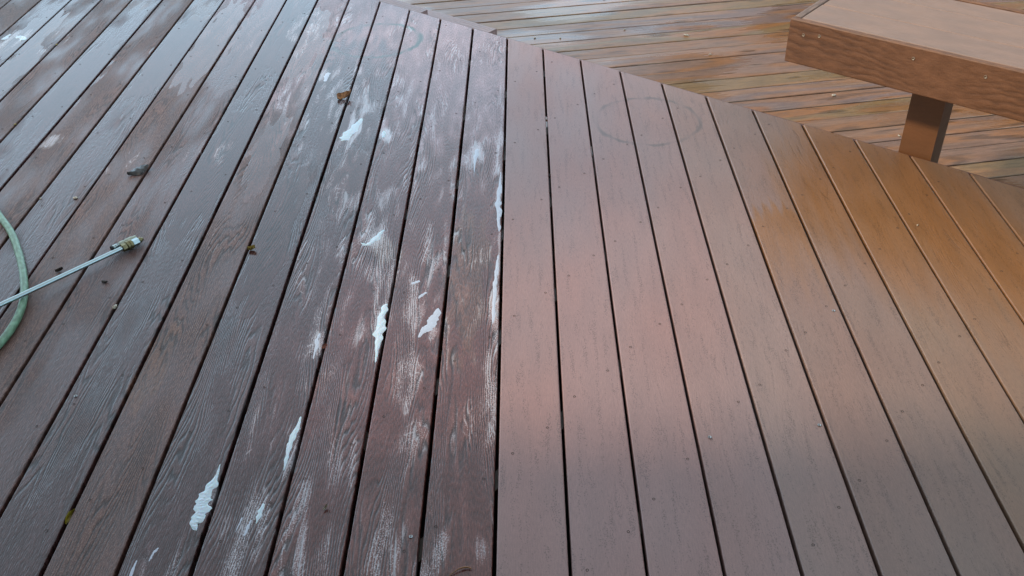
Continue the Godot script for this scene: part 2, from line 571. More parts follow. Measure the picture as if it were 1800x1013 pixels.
# ---- one metre of embossed composite, for the bench, its post, the rim and the step: colour comes from the material
func trim_row(row: int, c: PackedByteArray, r: PackedByteArray, at: int) -> void:
	var v := (row + 0.5) / 512.0 * 0.5
	for i in 1024:
		var u := (i + 0.5) / 1024.0
		var n1 := na.get_noise_2d(u * 2.4 + 3.0, v * 8.0)
		var n2 := nb.get_noise_2d(u * 16.0, v * 70.0)
		var n3 := nc.get_noise_2d(u * 40.0, v * 430.0)
		var n4 := na.get_noise_2d(u * 300.0, v * 300.0)
		var ph := v * 95.0 + n1 * 1.3 + n2 * 0.25
		ph -= floorf(ph)
		var gr := clampf(1.0 - absf(ph - 0.5) * 2.6, 0.0, 1.0) * clampf(0.55 + n1 * 0.8, 0.1, 1.0)
		var k := clampf(0.80 - gr * 0.13 + n2 * 0.05 + n3 * 0.05 + n4 * 0.05, 0.0, 1.0)
		var o := at + i * 3
		c[o] = int(k * 255.0)
		c[o + 1] = int(k * 0.985 * 255.0)
		c[o + 2] = int(k * 0.965 * 255.0)
		r[o] = int(clampf(0.6 - gr * 0.45 + n3 * 0.1 + n4 * 0.08, 0.0, 1.0) * 255.0)
		r[o + 1] = int(clampf(0.52 + n2 * 0.06 + n4 * 0.05, 0.0, 1.0) * 255.0)


func smooth_row(row: int, c: PackedByteArray, r: PackedByteArray, at: int) -> void:
	var v := (row + 0.5) / 256.0
	for i in 512:
		var u := (i + 0.5) / 512.0
		var n2 := nb.get_noise_2d(u * 5.0, v * 16.0)
		var n3 := nc.get_noise_2d(u * 22.0, v * 240.0)
		var n4 := na.get_noise_2d(u * 170.0, v * 170.0)
		var k := clampf(0.90 + n2 * 0.035 + n3 * 0.03 + n4 * 0.03, 0.0, 1.0)
		var o := at + i * 3
		c[o] = int(k * 255.0)
		c[o + 1] = int(k * (0.995 - n2 * 0.01) * 255.0)
		c[o + 2] = int(k * (0.985 - n2 * 0.02) * 255.0)
		r[o] = int(clampf(0.5 + n3 * 0.3 + n4 * 0.3, 0.0, 1.0) * 255.0)
		r[o + 1] = int(clampf(0.55 + n2 * 0.06 + n4 * 0.05, 0.0, 1.0) * 255.0)


func tinted(m: StandardMaterial3D, c: Color, relief := -1.0, rough := -1.0) -> StandardMaterial3D:
	var t: StandardMaterial3D = m.duplicate()
	t.albedo_color = c
	if relief >= 0.0:
		t.heightmap_scale = relief
	if rough >= 0.0:
		t.roughness = rough
	return t


# ------------------------------------------------------------------ ground and decks
var trim: StandardMaterial3D
var smooth: StandardMaterial3D
var screw_look: StandardMaterial3D


func build_ground() -> void:
	trim = painted("embossed composite", 1024, 512, 0.06, trim_row)
	smooth = painted("brushed composite", 512, 256, 0.03, smooth_row)
	var st := begin()
	var g := 150.0
	var n := Vector3.UP
	quad(st, [Vector3(-g, -0.62, -g), Vector3(g, -0.62, -g), Vector3(g, -0.62, g), Vector3(-g, -0.62, g)], [n, n, n, n], [Vector2.ZERO, Vector2(g, 0), Vector2(g, g), Vector2(0, g)])
	var m := mat(Color(0.21, 0.19, 0.14), 0.95)
	var noise := NoiseTexture2D.new()
	noise.width = 512
	noise.height = 512
	noise.seamless = true
	var fn := FastNoiseLite.new()
	fn.seed = 5
	fn.frequency = 0.02
	noise.noise = fn
	var ramp := Gradient.new()
	ramp.set_color(0, Color(0.45, 0.45, 0.38))
	ramp.set_color(1, Color(1, 0.95, 0.85))
	noise.color_ramp = ramp
	m.albedo_texture = noise
	put("ground", mesh_of(st), m).set_meta("kind", "structure")


func screw_mesh(r: float) -> ArrayMesh:
	# a countersunk head: dished, with a square recess
	var st := begin()
	var seg := 10
	var prof := [[r, 0.0], [r * 0.86, 0.0012], [r * 0.45, 0.0004], [r * 0.28, -0.0012], [0.0, -0.0012]]
	for j in prof.size() - 1:
		for k in seg:
			var p := []
			for q in [[j, k], [j + 1, k], [j + 1, k + 1], [j, k + 1]]:
				var a: float = TAU * q[1] / seg
				p.append(Vector3(cos(a) * prof[q[0]][0], prof[q[0]][1], sin(a) * prof[q[0]][0]))
			var n: Vector3 = (p[1] - p[0]).cross(p[3] - p[0]).normalized()
			n = n if n.y > 0.0 else -n
			quad(st, p, [n, n, n, n], [Vector2.ZERO, Vector2.ZERO, Vector2.ZERO, Vector2.ZERO])
	return mesh_of(st)


# One deck board: eased edges, far end cut along the deck's edge.
func deck_board(x0: float, x1: float, near: float, y: float, tilt: float, uv0: Vector2, uvs: Vector2) -> ArrayMesh:
	var st := begin()
	var r := 0.0035
	var th := 0.026
	var prof := [[x0, y - th, Vector3.LEFT], [x0, y - r, Vector3.LEFT]]
	for a in [0.25, 0.5, 0.75]:
		var n := Vector3(-cos(a * PI / 2), sin(a * PI / 2), 0)
		prof.append([x0 + r + n.x * r, y - r + n.y * r, n])
	prof.append([x0 + r, y, Vector3.UP])
	prof.append([x1 - r, y + tilt, Vector3.UP])
	for a in [0.75, 0.5, 0.25]:
		var n := Vector3(cos(a * PI / 2), sin(a * PI / 2), 0)
		prof.append([x1 - r + n.x * r, y + tilt - r + n.y * r, n])
	prof.append([x1, y + tilt - r, Vector3.RIGHT])
	prof.append([x1, y - th, Vector3.RIGHT])
	prof.append([x0, y - th, Vector3.DOWN])
	var ends := [[], []]
	var euv := [[], []]
	for j in prof.size() - 1:
		var p := []
		var t := []
		for q in [[j, 0], [j, 1], [j + 1, 1], [j + 1, 0]]:
			var x: float = prof[q[0]][0]
			var z: float = near if q[1] == 0 else EDGE_A * x + EDGE_B
			p.append(Vector3(x, prof[q[0]][1], z))
			t.append(Vector2((x - uv0.x) / uvs.x, (z - uv0.y) / uvs.y))
		var n0: Vector3 = prof[j][2]
		var n1: Vector3 = prof[j + 1][2]
		if j == prof.size() - 2:
			n0 = Vector3.DOWN
		quad(st, p, [n0, n0, n1, n1], t)
		ends[0].append(p[0])
		ends[1].append(p[1])
		euv[0].append(t[0])
		euv[1].append(t[1])
	fan(st, ends[0], Vector3.BACK, euv[0])
	fan(st, ends[1], OUT, euv[1])
	return mesh_of(st)


func build_upper_deck() -> void:
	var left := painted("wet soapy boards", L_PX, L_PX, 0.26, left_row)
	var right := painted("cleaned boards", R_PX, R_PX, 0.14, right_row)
	var deck := base("upper_deck")
	deck.set_meta("kind", "structure")
	var head := screw_mesh(0.0036)
	screw_look = mat(Color(0.24, 0.20, 0.18), 0.5, 0.6)
	for i in range(-19, 15):
		var x0: float = i * PITCH + 0.0042 + rng.randf_range(-0.0008, 0.0008)
		var x1: float = (i + 1) * PITCH - 0.0042 + rng.randf_range(-0.0008, 0.0008)
		if i >= 0:
			x0 -= 0.0006
			x1 += 0.0006
		var y := rng.randf_range(-0.0006, 0.0006)
		var tilt := rng.randf_range(-0.0007, 0.0007)
		var me: ArrayMesh
		if i < 0:
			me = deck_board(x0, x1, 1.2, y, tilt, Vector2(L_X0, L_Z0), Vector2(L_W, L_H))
		else:
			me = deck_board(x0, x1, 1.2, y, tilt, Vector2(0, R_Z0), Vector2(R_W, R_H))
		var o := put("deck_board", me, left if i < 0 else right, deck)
		for k in range(-9, 12):
			for f in [0.21, 0.80]:
				var x: float = x0 + (x1 - x0) * f + rng.randf_range(-0.006, 0.006)
				# where the joist at this distance along the edge crosses this line
				var z: float = (0.305 * k - x * ALONG.x) / ALONG.z + EDGE_B + rng.randf_range(-0.012, 0.012)
				if z > -0.9 or z < EDGE_A * x + EDGE_B + 0.03 or z < -4.5 or absf(x) > 0.63 * -z + 0.1:
					continue
				var s := put("screw", head, screw_look, o)
				s.position = Vector3(x, y + tilt * f - 0.0006, z)
	# framing under the boards, glimpsed through the gaps
	var wood := tinted(trim, Color(0.42, 0.35, 0.27), 0.06, 1.0)
	for k in range(-11, 13):
		var j := put("joist", bar(5.2, -0.19, -0.0285, -0.019, 0.019, 0.002), wood, deck)
		j.transform = Transform3D(Basis(-OUT, Vector3.UP, ALONG), EDGE0 + ALONG * 0.305 * k - OUT * 0.045)
	var rim := tinted(trim, Color(0.46, 0.30, 0.24), 0.05, 1.0)
	var rb := put("rim_joist", bar(8.0, -0.19, -0.0285, -0.019, 0.019, 0.002), wood, deck)
	rb.transform = Transform3D(Basis(ALONG, Vector3.UP, -OUT), EDGE0 - ALONG * 4.2 - OUT * 0.024)
	var fb := put("rim_board", bar(8.0, -0.30, -0.005, -0.014, 0.0, 0.003), rim, deck)
	fb.transform = Transform3D(Basis(ALONG, Vector3.UP, -OUT), EDGE0 - ALONG * 4.2 + OUT * 0.001)


func build_lower_deck() -> void:
	var look := painted("weathered wet boards", D_PX, D_PX, 0.12, low_row)
	var deck := base("lower_deck", Vector3(0, LOW_Y, 0))
	deck.set_meta("kind", "structure")
	var turn := Basis(Vector3(cos(LOW_TURN), 0, -sin(LOW_TURN)), Vector3.UP, Vector3(sin(LOW_TURN), 0, cos(LOW_TURN)))
	for k in range(-28, 9):
		var s0: float = -3.363 + k * LOW_PITCH + 0.0034 + rng.randf_range(-0.0008, 0.0008)
		var s1: float = -3.363 + (k + 1) * LOW_PITCH - 0.0034 + rng.randf_range(-0.0008, 0.0008)
		var o := put("deck_board", low_board(s0, s1, rng.randf_range(-0.002, 0.002), rng.randf_range(-0.002, 0.002)), look, deck)
		o.transform = Transform3D(turn, Vector3.ZERO)
	var wood := tinted(trim, Color(0.36, 0.31, 0.25), 0.06, 1.0)
	for k in 12:
		var j := put("joist", bar(6.0, -0.16, -0.0285, -0.019, 0.019, 0.002), wood, deck)
		j.transform = Transform3D(turn * Basis(Vector3.FORWARD, Vector3.UP, Vector3.RIGHT), turn * Vector3(-1.8 + k * 0.6, 0, -1.6))


func low_board(s0: float, s1: float, y: float, tilt: float) -> ArrayMesh:
	var st := begin()
	var r := 0.004
	var t0 := -2.5
	var t1 := 5.5
	var prof := [[s0, -0.028, Vector3.FORWARD], [s0, y - r, Vector3.FORWARD], [s0 + r * 0.3, y - r * 0.3, Vector3(0, 0.7071, -0.7071)], [s0 + r, y, Vector3.UP], [s1 - r, y + tilt, Vector3.UP], [s1 - r * 0.3, y + tilt - r * 0.3, Vector3(0, 0.7071, 0.7071)], [s1, y + tilt - r, Vector3.BACK], [s1, -0.028, Vector3.BACK], [s0, -0.028, Vector3.DOWN]]
	var ends := [[], []]
	var uve := []
	for j in prof.size() - 1:
		var p := []
		var t := []
		for q in [[j, t0], [j, t1], [j + 1, t1], [j + 1, t0]]:
			p.append(Vector3(q[1], prof[q[0]][1], prof[q[0]][0]))
			t.append(Vector2((q[1] - D_T0) / D_W, (prof[q[0]][0] - D_S0) / D_H))
		var n0: Vector3 = prof[j][2] if j < prof.size() - 2 else Vector3.DOWN
		quad(st, p, [n0, n0, prof[j + 1][2], prof[j + 1][2]], t)
		ends[0].append(p[0])
		ends[1].append(p[1])
		uve.append(t[0])
	fan(st, ends[0], Vector3.LEFT, uve)
	fan(st, ends[1], Vector3.RIGHT, uve)
	return mesh_of(st)


func build_step() -> void:
	var look := tinted(trim, Color(0.74, 0.63, 0.62), 0.05, 1.0)
	var dark := tinted(trim, Color(0.42, 0.34, 0.30), 0.05, 1.0)
	var b := Basis(ALONG, Vector3.UP, -OUT)
	var o := base("deck_step", EDGE0 + Vector3(0, LOW_Y, 0))
	tag(o, "narrow mauve wooden step along the far deck edge, ending in two staggered boards", "step")
	for t in [[-0.736, 0.284, 0.24, 0.04], [-0.376, 0.372, 0.20, 0.04]]:
		var y: float = t[2]
		var p := put("tread_board", bar(3.0, y - t[3], y, 0.0, t[1] - 0.025, 0.004, 1.0, 0.2, 0.1), look, o)
		p.transform = Transform3D(b, ALONG * (t[0] - 3.0) + OUT * t[1])
	for k in 3:
		var p := put("step_bearer", bar(0.32, 0.0, 0.158, -0.019, 0.019, 0.002), dark, o)
		p.transform = Transform3D(Basis(OUT, Vector3.UP, ALONG), ALONG * (-0.45 - k * 0.9) + OUT * 0.03)


# ------------------------------------------------------------------ bench
func build_bench() -> void:
	var top := 0.412
	var under := 0.27
	var front := -0.146
	var a0 := 1.282
	var l := 2.3
	var b := Basis(ALONG, Vector3.UP, -OUT)  # local z points back to the camera
	var o := base("bench", EDGE0 + ALONG * a0 + OUT * front)
	tag(o, "brown composite bench with plank seat and deep fascia above the deck edge", "bench")
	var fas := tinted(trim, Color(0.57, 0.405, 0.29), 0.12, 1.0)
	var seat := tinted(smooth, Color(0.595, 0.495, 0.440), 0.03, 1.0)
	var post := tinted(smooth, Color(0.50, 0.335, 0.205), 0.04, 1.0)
	var place := func(p: MeshInstance3D, along: float, out: float) -> void:
		p.transform = Transform3D(b, ALONG * along + OUT * out)
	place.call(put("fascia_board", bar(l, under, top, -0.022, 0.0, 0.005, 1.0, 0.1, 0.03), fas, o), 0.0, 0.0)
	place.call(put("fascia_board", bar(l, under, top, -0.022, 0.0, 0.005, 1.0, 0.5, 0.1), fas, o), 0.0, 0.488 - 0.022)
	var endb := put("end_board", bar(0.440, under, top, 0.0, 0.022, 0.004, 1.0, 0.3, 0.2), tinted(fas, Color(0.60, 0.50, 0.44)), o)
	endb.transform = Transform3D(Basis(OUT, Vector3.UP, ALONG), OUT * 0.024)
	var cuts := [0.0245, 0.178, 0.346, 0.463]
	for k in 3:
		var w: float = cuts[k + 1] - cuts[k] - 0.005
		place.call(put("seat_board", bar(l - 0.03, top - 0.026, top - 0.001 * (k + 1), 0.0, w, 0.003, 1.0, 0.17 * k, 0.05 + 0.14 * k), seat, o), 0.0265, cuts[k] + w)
	# frame inside, then the posts
	for k in 3:
		var j := put("seat_joist", bar(0.435, under + 0.006, top - 0.028, 0.0, 0.038, 0.002), post, o)
		j.transform = Transform3D(Basis(OUT, Vector3.UP, ALONG), ALONG * (0.30 + 0.8 * k) + OUT * 0.024)
	for k in 2:
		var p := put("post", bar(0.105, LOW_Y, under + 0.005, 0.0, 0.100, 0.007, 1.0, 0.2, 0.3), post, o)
		place.call(p, 0.365 + 1.5 * k, -front + 0.024 + 0.100)
	var steel := mat(Color(0.70, 0.65, 0.57), 0.4, 0.85)
	var head := screw_mesh(0.0050)
	for s in [[0.049, 0.369], [0.100, 0.377], [0.393, 0.377], [0.599, 0.374]]:
		var p := put("screw", head, steel, o)
		p.transform = Transform3D(Basis(ALONG, -OUT, ALONG.cross(-OUT)), ALONG * s[0] - OUT * 0.0006 + Vector3(0, s[1], 0))


# ------------------------------------------------------------------ hose and wand
func build_hose() -> void:
	var y := 0.0105
	var pts := [Vector3(-2.6, y, -3.05), Vector3(-2.1, y, -3.02), Vector3(-1.767, y, -2.782), Vector3(-1.527, y, -2.492), Vector3(-1.45, y, -2.395), Vector3(-1.383, y, -2.288), Vector3(-1.328, y, -2.187), Vector3(-1.286, y, -2.093), Vector3(-1.263, y, -2.017), Vector3(-1.255, y, -1.951), Vector3(-1.258, y, -1.878), Vector3(-1.285, y, -1.795), Vector3(-1.42, y, -1.62), Vector3(-1.75, y, -1.45)]
	var path := spline(pts, 6)
	var radii := []
	for i in path.size():
		radii.append(0.0102)
	var m := mat(Color(0.47, 0.62, 0.50), 0.42)
	var nt := NoiseTexture2D.new()
	nt.width = 256
	nt.height = 256
	nt.seamless = true
	var fn := FastNoiseLite.new()
	fn.seed = 8
	fn.frequency = 0.03
	fn.fractal_octaves = 4
	nt.noise = fn
	var ramp := Gradient.new()
	ramp.set_color(0, Color(0.62, 0.62, 0.58))
	ramp.set_color(1, Color(1, 1, 1))
	nt.color_ramp = ramp
	m.albedo_texture = nt
	m.uv1_scale = Vector3(4, 8, 1)
	var o := put("garden_hose", tube(path, radii, 18), m)
	tag(o, "pale green garden hose curving onto the wet boards under the metal wand", "hose")


func along_line(a: Vector3, d: Vector3, stations: Array) -> Array:
	var path := []
	var radii := []
	for s in stations:
		path.append(a + d * s[0])
		radii.append(s[1])
	return [path, radii]


func build_wand() -> void:
	var steel := mat(Color(0.60, 0.66, 0.66), 0.30, 0.9)
	var brass := mat(Color(0.46, 0.43, 0.31), 0.42, 0.85)
	var dull := mat(Color(0.56, 0.58, 0.52), 0.42, 0.75)
	var black := mat(Color(0.05, 0.055, 0.06), 0.5)
	var tip := Vector3(-1.086, 0.016, -2.294)
	var far := Vector3(-1.270, 0.0285, -2.060)
	var d := (tip - far).normalized()
	var side := Vector3(-0.74, 0, -0.67).normalized()  # across the wand, towards the far left
	var o := base("spray_wand", Vector3.ZERO)
	tag(o, "pressure washer wand of bright steel tube with brass and steel nozzle fittings", "wand")
	var tl := [far - d * 0.9, far - d * 0.3, far, tip + d * 0.004]
	put("tube", tube([far - d * 0.9, far - d * 0.3, far, tip + d * 0.004], [0.0064, 0.0064, 0.0064, 0.0064], 20), steel, o)
	var a := along_line(tip, d, [[0.0, 0.0105], [0.001, 0.012], [0.0135, 0.012], [0.0145, 0.0105]])
	put("nut", tube(a[0], a[1], 6, true), brass, o)
	a = along_line(tip, d, [[0.0147, 0.0115], [0.016, 0.0138], [0.021, 0.0138], [0.022, 0.0122], [0.0235, 0.0122], [0.0245, 0.0138], [0.0315, 0.0138], [0.033, 0.0118]])
	put("collar", tube(a[0], a[1], 22), brass, o)
	a = along_line(tip, d, [[0.0332, 0.0098], [0.0345, 0.0112], [0.053, 0.0112], [0.0545, 0.0095]])
	put("coupler", tube(a[0], a[1], 6, true), steel, o)
	a = along_line(tip, d, [[0.0547, 0.0075], [0.056, 0.0085], [0.0615, 0.0085], [0.063, 0.0062], [0.069, 0.0045]])
	put("nozzle_tip", tube(a[0], a[1], 16), brass, o)
	# second barrel lying beside the first on its far side, joined by a block
	var q := tip + side * 0.021 + Vector3(0, 0.001, 0)
	a = along_line(q, d, [[0.004, 0.0068], [0.005, 0.0082], [0.020, 0.0082], [0.021, 0.0070], [0.024, 0.0070], [0.025, 0.0084], [0.046, 0.0084], [0.047, 0.0066], [0.058, 0.0066], [0.059, 0.005]])
	put("second_barrel", tube(a[0], a[1], 16), dull, o)
	a = along_line(q, d, [[-0.0165, 0.0062], [-0.015, 0.0072], [-0.011, 0.0072], [-0.010, 0.0058], [-0.008, 0.0072], [-0.003, 0.0072], [0.0, 0.0048], [0.004, 0.0048]])
	put("knob", tube(a[0], a[1], 14), steel, o)
	a = along_line(q, d, [[-0.0225, 0.0066], [-0.0215, 0.0078], [-0.0175, 0.0078], [-0.0168, 0.0066]])
	put("knob_ring", tube(a[0], a[1], 16), black, o)
	a = along_line(tip + d * 0.030 + side * 0.006, side, [[0.0, 0.0085], [0.011, 0.0085]])
	put("joining_block", tube(a[0], a[1], 4, true), dull, o)


# ------------------------------------------------------------------ soap foam
func build_foam() -> void:
	var m := mat(Color(0.76, 0.81, 0.83), 0.36)
	m.subsurf_scatter_enabled = true
	m.subsurf_scatter_strength = 0.25
	var thin := mat(Color(0.70, 0.72, 0.76), 0.30)
	var spots := [
		["white foam patch on the board just below the tan brown leaf", [[-0.511, -3.135, 0.0060], [-0.518, -3.099, 0.0120], [-0.528, -3.056, 0.0160], [-0.540, -3.013, 0.0180], [-0.549, -2.979, 0.0160], [-0.558, -2.963, 0.0055]], 0.003, false],
		["small crescent of white foam crossing the middle of a reddish board", [[-0.348, -2.396, 0.0035], [-0.357, -2.372, 0.0065], [-0.367, -2.345, 0.0100], [-0.380, -2.324, 0.0085], [-0.392, -2.316, 0.0050], [-0.408, -2.328, 0.0030]], 0.003, false],
		["bright white foam streak hugging a gap, largest on the middle boards", [[-0.301, -2.034, 0.0045], [-0.304, -1.999, 0.0090], [-0.305, -1.966, 0.0105], [-0.306, -1.933, 0.0145], [-0.305, -1.900, 0.0115], [-0.304, -1.866, 0.0055], [-0.303, -1.829, 0.0040], [-0.302, -1.796, 0.0021]], 0.004, false],
		["greyish soap puddle slanting across a board, right of the brightest foam streak", [[-0.162, -2.013, 0.0010], [-0.166, -1.986, 0.0120], [-0.173, -1.958, 0.0160], [-0.184, -1.929, 0.0150], [-0.196, -1.914, 0.0115], [-0.204, -1.889, 0.0060]], 0.002, true],
		["long thin foam bead on the seam edge, uppermost of those along it", [[-0.009, -2.738, 0.0020], [-0.011, -2.647, 0.0045], [-0.015, -2.561, 0.0085], [-0.014, -2.494, 0.0095], [-0.011, -2.423, 0.0055], [-0.009, -2.373, 0.0030]], 0.0022, true],
		["foam bead on the seam edge, middle of those along it", [[-0.009, -2.258, 0.0030], [-0.012, -2.194, 0.0050], [-0.015, -2.139, 0.0060], [-0.017, -2.088, 0.0070], [-0.017, -2.012, 0.0055], [-0.018, -1.940, 0.0040]], 0.0022, true],
		["large white foam blob at a board edge near the lower left corner", [[-0.599, -1.466, 0.0015], [-0.598, -1.428, 0.0050], [-0.602, -1.396, 0.0110], [-0.607, -1.374, 0.0155], [-0.607, -1.352, 0.0145], [-0.607, -1.331, 0.0140], [-0.607, -1.312, 0.0115], [-0.609, -1.298, 0.0085], [-0.601, -1.282, 0.0025]], 0.005, false],
		["short upright foam dash right of the large blob", [[-0.481, -1.353, 0.0035], [-0.482, -1.335, 0.0060], [-0.483, -1.317, 0.0060], [-0.484, -1.297, 0.0020]], 0.003, false],
		["bluish foam streak along a board edge between the large blob and the seam", [[-0.450, -1.612, 0.0035], [-0.452, -1.573, 0.0060], [-0.456, -1.538, 0.0075], [-0.457, -1.506, 0.0075], [-0.457, -1.472, 0.0050], [-0.456, -1.439, 0.0020]], 0.003, false],
		["pale foam dab in the upper left corner, right one of two", [[-2.111, -3.989, 0.0100], [-2.085, -3.974, 0.0150], [-2.069, -3.936, 0.0125]], 0.004, false],
		["pale foam dab in the upper left corner, left one of two", [[-2.152, -4.017, 0.0055], [-2.153, -3.984, 0.0100], [-2.159, -3.952, 0.0100]], 0.003, false],
		["small foam drop with a thin tail on the board left of the seam", [[-0.091, -2.888, 0.0060], [-0.091, -2.857, 0.0095], [-0.095, -2.817, 0.0070], [-0.095, -2.741, 0.0030], [-0.095, -2.632, 0.0012]], 0.0025, true],
		["grey soap smear at a gap beside the rusty leaf scrap", [[-0.458, -1.915, 0.0030], [-0.459, -1.894, 0.0070], [-0.457, -1.863, 0.0065], [-0.457, -1.825, 0.0040], [-0.456, -1.802, 0.0010]], 0.002, true],
		["foam dab on the board above the brown leaf", [[-0.693, -3.540, 0.0090], [-0.695, -3.497, 0.0130], [-0.694, -3.455, 0.0065]], 0.0025, true],
		["thin foam dash right of the large blob, left one of a pair", [[-0.522, -1.275, 0.0020], [-0.519, -1.297, 0.0030], [-0.516, -1.316, 0.0030]], 0.002, true],
		["thin foam dash right of the large blob, right one of a pair", [[-0.502, -1.265, 0.0030], [-0.499, -1.291, 0.0042], [-0.496, -1.310, 0.0030]], 0.002, true],
		["narrow foam streak at the bottom picture edge below the large blob", [[-0.700, -1.165, 0.0045], [-0.700, -1.193, 0.0045], [-0.699, -1.212, 0.0030]], 0.002, true],
		["slanted foam streak near the bottom edge below the large blob", [[-0.675, -1.206, 0.0030], [-0.672, -1.225, 0.0042], [-0.665, -1.242, 0.0035]], 0.002, true],
		["small foam oval above the grey soap puddle, upper one of two", [[-0.244, -2.119, 0.0045], [-0.233, -2.127, 0.0080], [-0.221, -2.135, 0.0060]], 0.002, true],
		["small slanted foam oval above the grey soap puddle, lower one of two", [[-0.220, -2.054, 0.0045], [-0.210, -2.069, 0.0060], [-0.197, -2.082, 0.0050]], 0.002, true],
		["bubbly foam spot at a gap edge right of the patch near the brown leaf", [[-0.421, -3.032, 0.0050], [-0.416, -3.004, 0.0080], [-0.420, -2.982, 0.0060]], 0.004, false]]
	for s in spots:
		var o := put("soap_foam", foam_mesh(s[1], s[2]), thin if s[3] else m)
		tag(o, s[0], "foam", "patches of soap foam on the wet boards")


func foam_mesh(line: Array, tall: float) -> ArrayMesh:
	var high := tall * 0.62
	var st := begin()
	var pts := []
	for p in line:
		pts.append(Vector3(p[0], p[2], p[1]))
	pts = spline(pts, 18)
	var seg := 12
	var rows := []
	var sd := float(line[0][0]) * 91.0
	for i in pts.size():
		var p: Vector3 = pts[i]
		var d: Vector3 = pts[mini(i + 1, pts.size() - 1)] - pts[maxi(i - 1, 0)]
		d.y = 0.0
		d = d.normalized()
		var across := Vector3(-d.z, 0, d.x)
		var row := []
		var w := p.y
		if i == 0 or i == pts.size() - 1:
			w *= 0.15
		elif i < 4 or i > pts.size() - 5:
			w *= 0.3 + 0.17 * mini(i, pts.size() - 1 - i)
		for k in seg + 1:
			var a := float(k) / seg * 2.0 - 1.0
			var e := 1.0 + 0.55 * na.get_noise_2d(i * 0.05 + sd, signf(a) * 2.0 + sd) + 0.12 * nb.get_noise_2d(i * 0.11, signf(a) * 3.0 + sd)
			var y := high * pow(maxf(0.0, 1.0 - a * a), 1.3) * 0.85 * minf(1.0, w / 0.006) * (0.85 + 0.35 * nc.get_noise_2d(i * 0.14, a * 2.0 + sd))
			row.append(Vector3(p.x, 0.0, p.z) + across * a * w * e + Vector3(0, y - 0.0004, 0))
		rows.append(row)
	st.set_smooth_group(0)
	for i in rows.size() - 1:
		for k in seg:
			for t in [[0, 0, 1, 0, 1, 1], [0, 0, 1, 1, 0, 1]]:
				var a: Vector3 = rows[i + t[0]][k + t[1]]
				var b: Vector3 = rows[i + t[2]][k + t[3]]
				var c: Vector3 = rows[i + t[4]][k + t[5]]
				if (b - a).cross(c - a).y > 0.0:
					var q := b
					b = c
					c = q
				for v in [a, b, c]:
					st.set_uv(Vector2(v.x, v.z))
					st.add_vertex(v)
	st.generate_normals()
	return mesh_of(st)


# ------------------------------------------------------------------ leaves, seeds, screws
# A dead leaf as a thin closed shell: outline half widths along its length, curled and cupped.
func leaf_mesh(l: float, widths: Array, curl: float, cup: float, thick := 0.0008, rough := 0.1, seed_at := 0.0) -> ArrayMesh:
	var st := begin()
	st.set_smooth_group(0)
	var nu := 14
	var nv := 8
	var g := []
	for i in nu + 1:
		var row := []
		var t := float(i) / nu
		var f := t * (widths.size() - 1)
		var k := mini(int(f), widths.size() - 2)
		var w: float = lerpf(widths[k], widths[k + 1], f - k) * (1.0 + rough * na.get_noise_2d(t * 6.0 + seed_at, 1.0))
		for j in nv + 1:
			var s := float(j) / nv * 2.0 - 1.0
			var ang := (t - 0.3) * curl
			var y := cup * l * (s * s) * 0.5 + absf(sin(ang * 0.5)) * l * 0.35 + 0.05 * l * na.get_noise_2d(t * 3.0 + seed_at, s * 1.5)
			row.append(Vector3((t - 0.5) * l * cos(ang * 0.35), y, s * w * (1.0 - 0.3 * absf(cup))))
		g.append(row)
	var low := 1.0
	for row in g:
		for v in row:
			low = minf(low, v.y)
	for side in 2:
		for i in nu:
			for j in nv:
				for t in [[0, 0, 1, 0, 1, 1], [0, 0, 1, 1, 0, 1]]:
					var p := []
					for q in 3:
						p.append(g[i + t[q * 2]][j + t[q * 2 + 1]] + Vector3(0, -low + (thick if side == 0 else 0.0), 0))
					var upw: bool = (p[1] - p[0]).cross(p[2] - p[0]).y > 0.0
					if upw == (side == 0):
						p = [p[0], p[2], p[1]]
					for v in p:
						st.set_uv(Vector2(v.x, v.z) * 12.0)
						st.add_vertex(v)
	var rim := []
	for i in nu + 1:
		rim.append(g[i][0])
	for j in range(1, nv + 1):
		rim.append(g[nu][j])
	for i in range(nu - 1, -1, -1):
		rim.append(g[i][nv])
	for j in range(nv - 1, 0, -1):
		rim.append(g[0][j])
	st.set_smooth_group(1)
	for i in rim.size():
		var a: Vector3 = rim[i] - Vector3(0, low, 0)
		var b: Vector3 = rim[(i + 1) % rim.size()] - Vector3(0, low, 0)
		var u := Vector3(0, thick, 0)
		var n := (b - a).cross(u)
		var outw := Vector3(a.x, 0, a.z)
		for p in ([[a, b, b + u], [a, b + u, a + u]] if n.dot(outw) < 0.0 else [[a, b + u, b], [a, a + u, b + u]]):
			for v in p:
				st.set_uv(Vector2(v.x, v.z) * 12.0)
				st.add_vertex(v)
	st.generate_normals()
	return mesh_of(st)


func leaf(called: String, at: Vector3, turn: float, me: Mesh, m: Material, label: String, category: String, lean := Vector3.ZERO, group := "") -> MeshInstance3D:
	var o := put(called, me, m)
	o.position = at
	o.rotation = Vector3(lean.x, turn, lean.z)
	tag(o, label, category, group)
	return o


func leaf_look(c: Color, rough := 0.6) -> StandardMaterial3D:
	var m := mat(c, rough)
	var nt := NoiseTexture2D.new()
	nt.width = 128
	nt.height = 128
	nt.seamless = true
	var fn := FastNoiseLite.new()
	fn.seed = 17
	fn.frequency = 0.05
	fn.fractal_octaves = 3
	nt.noise = fn
	var ramp := Gradient.new()
	ramp.set_color(0, Color(0.55, 0.5, 0.45))
	ramp.set_color(1, Color(1, 1, 1))
	nt.color_ramp = ramp
	m.albedo_texture = nt
	return m


